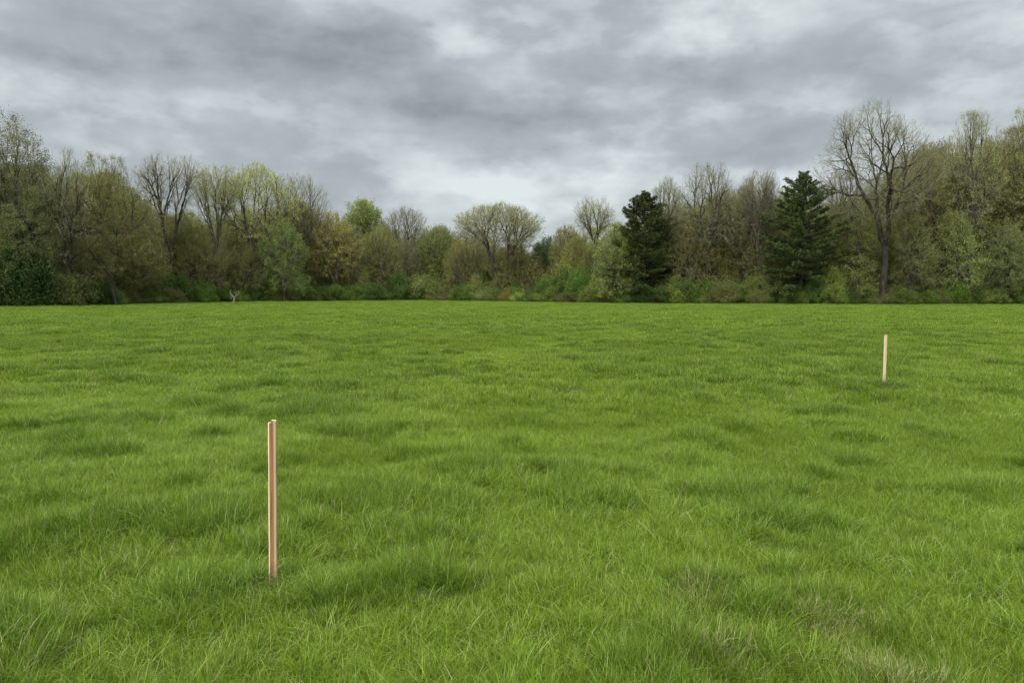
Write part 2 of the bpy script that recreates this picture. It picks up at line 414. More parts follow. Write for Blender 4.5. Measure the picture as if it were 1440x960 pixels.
ph = 2 * pi * fbm(gx / 1.4, gy / 1.4, 71, 2) * 1.6 + .3; tl = .08 + .50 * sstep(.45, .8, fbm(gx / .9, gy / .9, 81, 2)) + .25 * dv
tl = tl * np.where(gk == 2, .5, 1)
tl = tl * RNG.uniform(.5, 1.3, n)
under = gk == 4                      # short upright underlayer
tl = np.where(under, .1, tl); hs = np.where(under, hs * .7, hs)
rot = np.stack([tl * np.cos(ph - rz), tl * np.sin(ph - rz), rz], 1)
me = bpy.data.meshes.new('grass')
me.vertices.add(n); me.vertices.foreach_set('co', np.stack([gx, gy, ground_z(gx, gy)], 1).astype(np.float32).ravel())
def addattr(nm, t, a, key):
    at = me.attributes.new(nm, t, 'POINT'); at.data.foreach_set(key, np.ascontiguousarray(a).ravel())
addattr('rot', 'FLOAT_VECTOR', rot.astype(np.float32), 'vector')
sc3 = np.stack([np.ones(n) * (.9 + .3 * RNG.uniform(size=n)), np.ones(n), hs], 1); sc3[:, 1] = sc3[:, 0]
addattr('scl', 'FLOAT_VECTOR', sc3.astype(np.float32), 'vector')
addattr('var', 'INT', var.astype(np.int32), 'value')
jit = np.clip(pv + RNG.normal(0, .14, n), 0, 1)
addattr('patch', 'FLOAT', jit.astype(np.float32), 'value'); addattr('dry', 'FLOAT', dv.astype(np.float32), 'value')
me.update()
me.materials.append(GRASS)
go = obj('grass', me)
tag(go, 'long uneven bright green meadow grass covering the whole field', 'grass', kind='stuff')
ng = bpy.data.node_groups.new('grass_scatter', 'GeometryNodeTree')
ng.interface.new_socket('Geometry', in_out='INPUT', socket_type='NodeSocketGeometry')
ng.interface.new_socket('Geometry', in_out='OUTPUT', socket_type='NodeSocketGeometry')
gi = ng.nodes.new('NodeGroupInput'); go_ = ng.nodes.new('NodeGroupOutput')
m2p = ng.nodes.new('GeometryNodeMeshToPoints'); iop = ng.nodes.new('GeometryNodeInstanceOnPoints'); ci = ng.nodes.new('GeometryNodeCollectionInfo')
ci.inputs['Collection'].default_value = PC; ci.inputs['Separate Children'].default_value = True; ci.inputs['Reset Children'].default_value = True
def na(nm, t):
    a = ng.nodes.new('GeometryNodeInputNamedAttribute'); a.data_type = t; a.inputs['Name'].default_value = nm
    return a.outputs['Attribute']
e2r = ng.nodes.new('FunctionNodeEulerToRotation')
ng.links.new(na('rot', 'FLOAT_VECTOR'), e2r.inputs[0])
ng.links.new(gi.outputs[0], m2p.inputs['Mesh']); ng.links.new(m2p.outputs[0], iop.inputs['Points'])
ng.links.new(ci.outputs[0], iop.inputs['Instance']); iop.inputs['Pick Instance'].default_value = True
ng.links.new(na('var', 'INT'), iop.inputs['Instance Index']); ng.links.new(e2r.outputs[0], iop.inputs['Rotation'])
ng.links.new(na('scl', 'FLOAT_VECTOR'), iop.inputs['Scale']); ng.links.new(iop.outputs[0], go_.inputs[0])
md = go.modifiers.new('scatter', 'NODES'); md.node_group = ng
print('grass tufts', n, np.bincount(gk))

# ------------------------------------------------------------------ stakes
def wood_material(name, local_edge=True, base=((.30, .155, .065), (.21, .095, .04))):
    m, nt = newmat(name)
    tc = N(nt, 'ShaderNodeTexCoord'); sp = N(nt, 'ShaderNodeSeparateXYZ'); L(nt, tc.outputs['Object'], sp.inputs[0])
    mp = N(nt, 'ShaderNodeMapping'); mp.inputs['Scale'].default_value = (260, 200, 7); L(nt, tc.outputs['Object'], mp.inputs[0])
    nz = N(nt, 'ShaderNodeTexNoise'); nz.inputs['Scale'].default_value = 1; nz.inputs['Detail'].default_value = 4; L(nt, mp.outputs[0], nz.inputs['Vector'])
    mp2 = N(nt, 'ShaderNodeMapping'); mp2.inputs['Scale'].default_value = (60, 60, 3); L(nt, tc.outputs['Object'], mp2.inputs[0])
    n2 = N(nt, 'ShaderNodeTexNoise'); n2.inputs['Scale'].default_value = 1; L(nt, mp2.outputs[0], n2.inputs['Vector'])
    f = mathn(nt, 'ADD', mathn(nt, 'MULTIPLY', nz.outputs['Fac'], .55), mathn(nt, 'MULTIPLY', n2.outputs['Fac'], .5), clamp=True)
    rp = N(nt, 'ShaderNodeValToRGB'); rp.color_ramp.elements[0].position = .38; rp.color_ramp.elements[1].position = .66
    rp.color_ramp.elements[0].color = (*base[1], 1); rp.color_ramp.elements[1].color = (*base[0], 1); L(nt, f, rp.inputs[0])
    c = rp.outputs[0]
    if local_edge:   # lit side painted pale on left arris, tan wood on the right third
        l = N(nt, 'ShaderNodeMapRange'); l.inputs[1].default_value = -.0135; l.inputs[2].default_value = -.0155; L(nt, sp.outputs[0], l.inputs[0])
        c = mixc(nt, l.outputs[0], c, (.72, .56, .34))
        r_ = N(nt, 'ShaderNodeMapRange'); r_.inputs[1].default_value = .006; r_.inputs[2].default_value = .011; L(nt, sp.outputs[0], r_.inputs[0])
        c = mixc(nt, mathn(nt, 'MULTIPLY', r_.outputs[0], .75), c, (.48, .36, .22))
    # damp, muddy foot and a few weather spots
    n3 = N(nt, 'ShaderNodeTexNoise'); n3.inputs['Scale'].default_value = 14; L(nt, tc.outputs['Object'], n3.inputs['Vector'])
    ft = N(nt, 'ShaderNodeMapRange'); ft.inputs[1].default_value = .16; ft.inputs[2].default_value = .05; L(nt, mathn(nt, 'ADD', sp.outputs[2], mathn(nt, 'MULTIPLY', n3.outputs['Fac'], .08)), ft.inputs[0])
    c = mixc(nt, mathn(nt, 'MULTIPLY', ft.outputs[0], .5), c, (.10, .075, .045))
    kn = N(nt, 'ShaderNodeMapRange'); kn.inputs[1].default_value = .66; kn.inputs[2].default_value = .72; L(nt, n3.outputs['Fac'], kn.inputs[0])
    c = mixc(nt, mathn(nt, 'MULTIPLY', kn.outputs[0], .45), c, (.13, .07, .035))
    d = N(nt, 'ShaderNodeBsdfPrincipled'); d.inputs['Roughness'].default_value = .75; d.inputs['Specular IOR Level'].default_value = .25
    bp = N(nt, 'ShaderNodeBump'); bp.inputs['Strength'].default_value = .35; bp.inputs['Distance'].default_value = .001
    L(nt, nz.outputs['Fac'], bp.inputs['Height']); L(nt, bp.outputs[0], d.inputs['Normal']); L(nt, c, d.inputs['Base Color'])
    out = N(nt, 'ShaderNodeOutputMaterial'); L(nt, d.outputs[0], out.inputs[0])
    return m
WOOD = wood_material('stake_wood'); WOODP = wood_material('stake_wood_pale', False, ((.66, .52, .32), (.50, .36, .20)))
WEND = bark_material('sawn_end_grain', (.66, .56, .40), (.80, .71, .54), 60)
import bmesh
def lath(name, x0, x1, y0, y1, z0, z1, mat, parent=None, bev=.0012, cut=.0, splinter=0):
    bm = bmesh.new()
    nz = 14; rings = []
    for k in range(nz + 1):
        z = z0 + (z1 - z0) * k / nz
        wob = .0007 * sin(k * 1.3 + x0 * 900)
        tt = 1 if z > z0 + .12 else max(.15, (z - z0) / .12)      # pointed foot, in the ground
        xm = (x0 + x1) / 2; ym = (y0 + y1) / 2
        ring = []
        for (x, y) in ((x0, y0), (x1, y0), (x1, y1), (x0, y1)):
            zz = z + (cut * (x - xm) / (x1 - x0) if k == nz else 0)
            ring.append(bm.verts.new((xm + (x - xm) * tt + wob, ym + (y - ym) * tt, zz)))
        rings.append(ring)
    for a, b in zip(rings, rings[1:]):
        for k in range(4): bm.faces.new((a[k], a[(k + 1) % 4], b[(k + 1) % 4], b[k]))
    bm.faces.new(rings[0][::-1]); top = bm.faces.new(rings[-1]); 
    eds = [e for e in bm.edges if abs((e.verts[0].co - e.verts[1].co).normalized().z) > .9 or e in top.edges[:]]
    top.material_index = 1
    bmesh.ops.bevel(bm, geom=eds, offset=bev, segments=2, profile=.5, affect='EDGES', material=-1)
    bmesh.ops.recalc_face_normals(bm, faces=bm.faces)
    me = bpy.data.meshes.new(name); bm.to_mesh(me); bm.free(); me.materials.append(mat); me.materials.append(WEND)
    return obj(name, me, parent)
# near stake: base (384,815), top (382,590)
bx, by, bz = pt(384, 812, YS); gz0 = float(ground_z(bx, by))
top = pt(382.3, 591, YS)
st = empty('wooden_stake', (bx, by, gz0))
tag(st, 'tall reddish brown wooden stake with stepped pale top, in the near grass', 'stake', 'wooden stakes in the field')
H = top[2] - gz0
st.rotation_euler = (R(-.5), math.atan2(top[0] - bx, H), R(7))
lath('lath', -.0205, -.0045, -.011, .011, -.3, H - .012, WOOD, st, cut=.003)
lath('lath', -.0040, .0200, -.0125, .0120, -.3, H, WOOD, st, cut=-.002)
bx, by, bz = pt(1243.3, 537, YS2); top = pt(1245.8, 471, YS2); gz0 = float(ground_z(bx, by)); H = top[2] - gz0
st2 = lath('wooden_stake', -.0175, .0175, -.017, .017, -.3, H, WOODP)
st2.location = (bx, by, gz0); st2.rotation_euler = (0, math.atan2(top[0] - bx, H), R(34))
tag(st2, 'pale wooden stake standing alone in the far right grass', 'stake', 'wooden stakes in the field')

# ------------------------------------------------------------------ trees
def crown_points(n, rx, ry, z0, z1, kind, rng, lump=.18):
    """tip targets in an uneven crown envelope"""
    out = np.zeros((0, 3)); s = rng.uniform(0, 100)
    while len(out) < n:
        m = n * 2
        t = rng.uniform(0, 1, m); th = rng.uniform(0, 2 * pi, m)
        if kind == 'dome':     prof = np.sqrt(np.clip(1 - t ** 3, 0, 1)) * (.70 + .30 * np.clip(t * 2.2, 0, 1)); wt = .35 + .65 * t
        elif kind == 'vase':   prof = (.22 + .78 * t ** .9) * np.sqrt(np.clip(1 - (t * .98) ** 7, 0, 1)); wt = .12 + .88 * t ** 1.3
        elif kind == 'round':  prof = np.sqrt(np.clip(1 - (2 * t - 1) ** 2, 0, 1)); wt = .55 + .45 * t
        elif kind == 'upright':prof = .9 * np.sin(pi * np.clip(t * .86 + .12, 0, 1)) ** .75; wt = .6 + .4 * t
        else:                  prof = np.sqrt(np.clip(1 - (1.5 * t - .5) ** 2, 0, 1)); wt = .5 + .5 * t   # 'oval'
        u = rng.uniform(0, 1, m) ** .34
        lm = 1 + lump * 2 * (vn(th / (2 * pi) * 6 + s, t * 4 + s, 5) - .5)
        tl = 1 + lump * .7 * 2 * (vn(np.cos(th) * u * 2.5 + s, np.sin(th) * u * 2.5, 9) - .5)
        keep = rng.uniform(0, 1, m) < wt * (prof + .15)
        P = np.stack([np.cos(th) * u * prof * rx * lm, np.sin(th) * u * prof * ry * lm, z0 + (z1 - z0) * t * tl * (1 - .0 * u)], 1)
        P[:, 2] = np.minimum(P[:, 2], z1 + .03 * (z1 - z0))
        out = np.concatenate([out, P[keep]])
    return out[:n]

def skeleton(tips, trunk_h, rtip, rng, lean=(0, 0), expo=.43, f=.30, fanout=.10):
    S = []      # p0,p1,r0,r1
    N0 = len(tips)
    rad = lambda k: rtip * k ** expo
    def seg(p, q, r0, r1, wob):
        L_ = np.linalg.norm(q - p)
        if L_ > .5:
            k = 3 if L_ > 1.6 else 2
            prev = p; pr = r0
            for j in range(1, k + 1):
                t = j / k; c = p + (q - p) * t
                if j < k: c = c + rng.normal(0, wob * L_, 3) * (1, 1, .4) - np.array((0, 0, .05 * L_ * (1 - t)))
                r = r0 + (r1 - r0) * t; S.append((prev, c, pr, r)); prev = c; pr = r
        else: S.append((p, q, r0, r1))
    p = np.zeros(3); top = np.array((lean[0], lean[1], trunk_h)); r0 = rad(N0)
    # root flare + trunk
    S.append((np.array((0, 0, -.3)), np.array((0, 0, .35)), r0 * 1.45, r0 * 1.1))
    seg(np.array((0, 0, .3)), top, r0 * 1.12, r0, .012)
    stack = [(top, unit(top.copy()), np.arange(N0), 0)]
    ends = []
    while stack:
        p, d, idx, lv = stack.pop()
        n = len(idx)
        if n == 1:
            q = tips[idx[0]]; seg(p, q, rtip, rtip * .55, .05); ends.append((q, unit(q - p))); continue
        T = tips[idx]
        rel = unit(T - p) * 1.0 + (T - T.mean(0)) / (np.std(T) + 1e-6) * .22
        ax = rng.normal(size=3) * .5
        c = rel - rel.mean(0)
        cov = c.T @ c; w_, v_ = np.linalg.eigh(cov); ax = v_[:, 2] + ax * .35
        pr = c @ ax; o = np.argsort(pr)
        k = int(n * rng.uniform(.28, .72)) if n > 3 else max(1, n // 2)
        k = min(max(k, 1), n - 1)
        for sub in (idx[o[:k]], idx[o[k:]]):
            m = len(sub); cen = tips[sub].mean(0); v = cen - p; D_ = np.linalg.norm(v)
            if m == 1: stack.append((p, d, sub, lv + 1)); continue
            keepd = .45 * m / n
            nd = unit(unit(v) * (1 - keepd * .6) + d * keepd * .6)
            step = D_ * f * rng.uniform(.7, 1.3)
            q = p + nd * step
            seg(p, q, rad(m) if m < n * .8 else rad(n), rad(m), .035)
            stack.append((q, nd, sub, lv + 1))
    return S, ends, r0

def build_tree(name, seed, H, rx, z0, kind='dome', ntip=700, twigs=6, twl=.8, twr=.0065, buds=3000, budsize=.11, trunk_h=None,
               lean=(0, 0), rtip=.016, ry=None, lump=.2, twigmat=None, barkmat=None, spread=.25, coff=(0, 0), f=.30):
    rng = np.random.default_rng(seed)
    if buds > 3500: buds = int(buds * 2.7); budsize *= .98
    twigs = int(twigs * (1.35 if buds > 3500 else 1.1)); twr *= .82
    if buds > 3500 and kind in ('oval', 'round', 'upright'): lump = max(lump, .42); ntip = int(ntip * 1.15)
    else: ntip = int(ntip * 1.3)
    tips = crown_points(ntip, rx, ry or rx, z0, H - .5 * twl, kind, rng, lump)
    tips[:, 0] += coff[0]; tips[:, 1] += coff[1]
    S, ends, r0 = skeleton(tips, trunk_h if trunk_h is not None else z0 * .8, rtip, rng, lean, f=f)
    P0 = np.array([s[0] for s in S]); P1 = np.array([s[1] for s in S]); Ra = np.array([s[2] for s in S]); Rb = np.array([s[3] for s in S])
    big = Ra > r0 * .42
    ex = unit(P1 - P0) * (Ra * .35)[:, None]
    V, Q = tubes(P0[big] - ex[big], P1[big] + ex[big], Ra[big], Rb[big], 9)
    tm = mesh_quads(name + '_trunk', V, Q, (barkmat or BARK,), smooth=True)
    parts = []
    mid = (~big) & (Ra > .03); sm = (~big) & (Ra <= .03)
    if mid.any():
        V, Q = tubes(P0[mid] - ex[mid], P1[mid] + ex[mid], Ra[mid], Rb[mid], 5); parts.append((V, Q, 0, .5))
    if sm.any():
        V, Q = tubes(P0[sm], P1[sm], Ra[sm], Rb[sm], 3); parts.append((V, Q, 1, .5))
    # twigs at tips, and some along the small branches
    E = np.array([e[0] for e in ends]); D = np.array([e[1] for e in ends])
    k = twigs
    A = np.repeat(E, k, 0); DD = np.repeat(D, k, 0)
    js = rng.integers(0, sm.sum(), len(A) // 2); tt = rng.uniform(0, 1, (len(js), 1))
    A2 = P0[sm][js] * (1 - tt) + P1[sm][js] * tt; D2 = unit(P1[sm][js] - P0[sm][js])
    A = np.concatenate([A, A2]); DD = np.concatenate([DD, D2])
    dirs = unit(DD + rng.normal(0, .46, DD.shape) + np.array((0, 0, .28)))
    ln = twl * rng.uniform(.35, 1.1, len(A))
    M = A + dirs * (ln * .5)[:, None] + rng.normal(0, .03, A.shape)
    B = M + unit(dirs + rng.normal(0, .25, dirs.shape) + np.array((0, 0, .12))) * (ln * .5)[:, None]
    V, Q = tubes(np.concatenate([A, M]), np.concatenate([M, B]), np.concatenate([np.full(len(A), twr), np.full(len(A), twr * .75)]),
                 np.concatenate([np.full(len(A), twr * .75), np.full(len(A), twr * .35)]), 3)
    parts.append((V, Q, 1, .5))
    if buds:
        j = rng.integers(0, len(A), buds); t = rng.uniform(.1, 1.05, (buds, 1))
        P = A[j] * (1 - t) + B[j] * t + rng.normal(0, spread, (buds, 3)) * .38
        sz = budsize * rng.uniform(.5, 1.3, buds)
        V, Q = leaf_quads(P, sz, rng, .6); parts.append((V, Q, 2, np.repeat(rng.uniform(0, 1, buds), 4)))
    V, Q, mi, tn = merge(parts)
    cm = mesh_quads(name + '_crown', V, Q, (barkmat or BARK, twigmat or TWIG, LEAF), mi, {'tone': tn})
    return tm, cm

OLIVE = (.15, .145, .040); OLIVEG = (.125, .15, .032); BROWN = (.13, .105, .045); YG = (.23, .25, .07); CREAM = (.26, .26, .11)
GREEN = (.12, .19, .03); DGREEN = (.035, .062, .014); MGREEN = (.065, .105, .02); ORANGE = (.25, .19, .05); RUSSET = (.17, .10, .04)
EDGEG = 'trees along the far edge of the field'
tcount = 0
def place_tree(px, top, hw, off, label, name='bare_tree', cat='tree', botpx=None, color=OLIVE, group=EDGEG, lean_px=0, seed=None, **kw):
    if name == 'twiggy_tree': kw.setdefault('twigmat', TWIGO)
    """a front-row tree: centre, top and half width are read off the photo, the depth from the field edge"""
    global tcount; tcount += 1
    Y = float(edge_px(px)) + off
    x, _, zt = pt(px, top, Y); gz = float(ground_z(x, Y))
    H = zt - gz; rx = wid(hw, Y)
    zb = (pt(px, botpx, Y)[2] - gz) if botpx else H * .35
    tm, cm = build_tree(name + str(tcount), seed or (500 + tcount * 17), H, rx, max(.6, zb), **kw)
    bxo = wid(lean_px, Y)
    root = empty(name, (x, Y, gz)); tag(root, label, cat, group)
    obj('trunk', tm, root); obj('crown', cm, root, color=color)
    return root

T = place_tree
# left side
T(14, 166, 62, 3, 'tallest tree at the far left with sparse dark new leaves', 'leafing_tree', botpx=330, color=(.085, .09, .035), kind='round',
  ntip=800, twigs=5, buds=9000, budsize=.15, trunk_h=3.5, coff=(-.6, 0), spread=.45, lump=.35, barkmat=BARKD, rtip=.014)
T(88, 213, 36, 1.5, 'slender dark bare tree with a thin forking trunk beside the tallest left tree', botpx=335, kind='oval',
  ntip=420, twigs=5, buds=900, budsize=.1, color=CREAM, trunk_h=4.0, lump=.4, barkmat=BARKD, twl=.7, rtip=.016)
T(146, 224, 58, 4, 'broad brown twiggy tree with olive tips left of the dark vase shaped tree', 'twiggy_tree', botpx=380, color=(.14, .125, .045),
  kind='oval', ntip=900, twigs=8, buds=9000, budsize=.12, trunk_h=1.5, spread=.3, twigmat=TWIGO)
T(232, 221, 60, 2, 'dark bare vase shaped tree with several stems fanning out from low down', botpx=330, kind='vase', ntip=700, twigs=5,
  buds=1500, color=CREAM, trunk_h=4.5, lump=.28, barkmat=BARKD, f=.34, twl=.9)
T(300, 237, 46, 4, 'narrow tree with pale green buds right of the dark vase shaped tree', 'budding_tree', botpx=340, kind='vase', ntip=480, twigs=6,
  buds=4200, color=YG, trunk_h=3.5, lump=.3)
T(358, 232, 66, 4, 'wide domed tree covered in yellow green buds', 'budding_tree', botpx=340, kind='dome', ntip=850, twigs=6,
  buds=10000, color=(.25, .27, .06), trunk_h=2, f=.34, budsize=.13)
T(422, 245, 52, 5, 'grey bare dome of fine branches right of the yellow green domed tree', botpx=350, kind='dome', ntip=750, twigs=6,
  buds=900, color=CREAM, trunk_h=4, lump=.15)
T(398, 318, 34, -1, 'low bushy tree in mid green leaf before the grey bare dome', 'leafing_tree', botpx=412, kind='oval', ntip=420, twigs=6,
  buds=6500, color=(.095, .135, .026), trunk_h=1.2, budsize=.16, spread=.4)
T(470, 303, 34, 3, 'small orange tinged tree with yellowish new leaves', 'leafing_tree', botpx=390, kind='oval', ntip=500, twigs=6,
  buds=6500, color=(.22, .20, .045), trunk_h=2, budsize=.15, spread=.35)
T(508, 285, 30, 16, 'fresh bright green leafy tree top rising behind the orange tinged tree', 'leafing_tree', botpx=345, kind='oval', ntip=450, twigs=6,
  buds=9000, color=(.135, .165, .042), trunk_h=4, budsize=.22, spread=.5, lump=.35)
T(535, 318, 32, 4, 'dusky brown twiggy tree right of the bright green tree top', 'twiggy_tree', botpx=414, kind='oval', ntip=600, twigs=7,
  buds=3500, color=BROWN, trunk_h=1.5)
T(570, 292, 38, 9, 'rounded pale grey bare tree between the bright green tree and the flat domed tree', botpx=350, kind='dome', ntip=650, twigs=6,
  buds=600, color=CREAM, trunk_h=4)
T(618, 319, 34, 7, 'dull green hazy tree in the dip left of the flat domed tree', 'twiggy_tree', botpx=380, kind='dome', ntip=550, twigs=6,
  buds=6500, color=(.10, .125, .035), trunk_h=2, budsize=.16)
T(652, 330, 26, 3, 'small brown tree tucked under the left of the flat domed tree', 'twiggy_tree', botpx=400, kind='oval', ntip=450, twigs=7,
  buds=3000, color=BROWN, trunk_h=1.2)
T(702, 287, 67, 2, 'broad flat domed tree with cream buds and several trunks in mid field', 'budding_tree', seed=4242, botpx=348, kind='dome', ntip=1400, twigs=6,
  buds=8000, color=(.26, .26, .09), trunk_h=.5, lump=.16, f=.34, budsize=.11, ry=6.5)
T(768, 334, 22, 14, 'small dark green tree top in the gap right of the flat domed tree', 'leafing_tree', botpx=380, kind='oval', ntip=350, twigs=5,
  buds=5500, color=(.05, .08, .025), trunk_h=2, budsize=.16)
T(797, 319, 26, 12, 'low olive brown rounded tree left of the thin stemmed tree', 'twiggy_tree', botpx=380, kind='dome', ntip=450, twigs=7,
  buds=3800, color=OLIVE, trunk_h=2)
T(838, 278, 33, 4, 'thin single stemmed tree with an open round crown of pale buds', 'budding_tree', botpx=330, kind='round', ntip=430, twigs=5,
  buds=2600, color=YG, trunk_h=6.0, lump=.4, barkmat=BARK, rtip=.015)
T(868, 318, 38, .3, 'soft yellow green leafy tree at the left flank of the left pine', 'leafing_tree', botpx=414, kind='oval', ntip=520, twigs=6,
  buds=8500, color=(.14, .165, .034), trunk_h=1.5, budsize=.15, spread=.4)
T(938, 251, 33, 6, 'tree with green budded top standing behind the right of the left pine', 'budding_tree', botpx=330, kind='oval', ntip=500, twigs=6,
  buds=3200, color=(.19, .22, .06), trunk_h=5)
T(997, 233, 46, 3, 'tall grey bare tree with a dark trunk between the two pines', botpx=345, kind='oval', ntip=800, twigs=6,
  buds=300, color=CREAM, trunk_h=5.5, lump=.28, barkmat=BARKD, f=.34)
T(1030, 268, 40, 7, 'olive brown hazy tree between the two bare trees of the centre right', 'twiggy_tree', botpx=380, kind='oval', ntip=700, twigs=8,
  buds=7000, color=(.14, .12, .045), trunk_h=2)
T(970, 300, 36, 2.5, 'low brown thicket tree right of the left pine', 'twiggy_tree', botpx=400, kind='oval', ntip=650, twigs=7,
  buds=4500, color=(.13, .105, .045), trunk_h=1)
T(1068, 241, 40, 5, 'pale bare tree with several upright stems left of the right pine', botpx=340, kind='vase', ntip=700, twigs=6,
  buds=300, color=CREAM, trunk_h=5, lump=.25, twl=.9)
T(1108, 268, 32, 9, 'yellow green budding tree half hidden behind the left side of the right pine', 'budding_tree', botpx=360, kind='oval', ntip=450, twigs=6,
  buds=6000, color=(.19, .21, .055), trunk_h=3, budsize=.14)
T(1190, 232, 40, 14, 'grey bare tree top seen between the right pine and the great bare tree', botpx=330, kind='dome', ntip=600, twigs=6, buds=0, trunk_h=7)
big_tree = T(1252, 151, 80, -1.0, 'great bare spreading tree taller than all others, dark trunk standing forward of the wood', botpx=318, kind='round', ntip=1350, twigs=5,
  buds=0, trunk_h=6.5, lump=.2, rtip=.0145, coff=(-1.25, 0), lean=(-.05, 0), f=.34, barkmat=BARKD, twl=1.0, twr=.007)
T(1204, 280, 44, 3, 'yellow green leafing understorey tree left of the great bare trunk', 'leafing_tree', botpx=414, kind='oval', ntip=600, twigs=6,
  buds=8000, color=(.15, .165, .034), trunk_h=1.3, budsize=.14, spread=.4)
T(1302, 205, 44, 5, 'olive budding tree right of the great bare tree', 'budding_tree', botpx=345, kind='oval', ntip=750, twigs=7,
  buds=8500, color=(.16, .145, .045), trunk_h=4, twigmat=TWIGO)
T(1366, 165, 46, 2, 'tall upright tree with many steep stems and pale buds near the right border', 'budding_tree', botpx=330, kind='upright', ntip=850, twigs=6,
  buds=3800, color=YG, trunk_h=5, f=.34, barkmat=BARK)
T(1416, 186, 40, 6, 'olive brown hazy tree at the right border', 'twiggy_tree', botpx=340, kind='oval', ntip=750, twigs=7,
  buds=8500, color=(.17, .15, .05), trunk_h=4, twigmat=TWIGO)
T(1458, 158, 42, 4, 'tall tree with yellowish buds cut by the right border of the view', 'budding_tree', botpx=320, kind='oval', ntip=650, twigs=6,
  buds=5000, color=YG, trunk_h=6)
T(1352, 302, 36, 1.0, 'light green sapling in fresh leaf below the tall upright tree', 'leafing_tree', botpx=405, kind='oval', ntip=380, twigs=5,
  buds=4200, color=(.16, .20, .04), trunk_h=2.5, budsize=.13, spread=.4)
T(1285, 310, 34, 1, 'slim olive green understorey tree right of the great bare trunk', 'leafing_tree', botpx=414, kind='upright', ntip=480, twigs=6,
  buds=6000, color=(.12, .13, .034), trunk_h=2, budsize=.14)
T(1420, 310, 34, 0, 'slim dark stemmed tree in dull green leaf near the right border', 'leafing_tree', botpx=414, kind='upright', ntip=450, twigs=6,
  buds=6000, color=(.10, .125, .03), trunk_h=3, budsize=.14, barkmat=BARKD)
T(40, 270, 44, 1, 'dull green young tree with a dark leaning stem at the far left', 'leafing_tree', botpx=414, kind='oval', ntip=550, twigs=6,
  buds=8000, color=(.085, .10, .028), trunk_h=3.5, lean=(-.9, 0), budsize=.14, barkmat=BARKD)
T(192, 325, 40, 0, 'low olive thicket tree under the left of the dark vase shaped tree', 'twiggy_tree', botpx=405, kind='oval', ntip=600, twigs=7,
  buds=7000, color=(.115, .115, .038), trunk_h=1)
T(285, 335, 40, 3, 'low brownish thicket tree under the right of the dark vase shaped tree', 'twiggy_tree', botpx=405, kind='oval', ntip=600, twigs=7,
  buds=5500, color=(.115, .105, .042), trunk_h=1)
T(335, 345, 34, 2.5, 'low olive green thicket tree under the yellow green domed tree', 'twiggy_tree', botpx=405, kind='oval', ntip=500, twigs=7,
  buds=5500, color=(.10, .105, .036), trunk_h=1)
T(115, 335, 36, 2.5, 'low olive tree below the slender dark bare tree', 'twiggy_tree', botpx=400, kind='oval', ntip=500, twigs=7,
  buds=6000, color=(.105, .10, .036), trunk_h=1.2)

T(718, 338, 34, 4.5, 'olive brown twiggy tree filling the space under the flat domed tree', 'twiggy_tree', botpx=405, kind='oval', ntip=600, twigs=7,
  buds=5500, color=(.15, .13, .045), trunk_h=1)

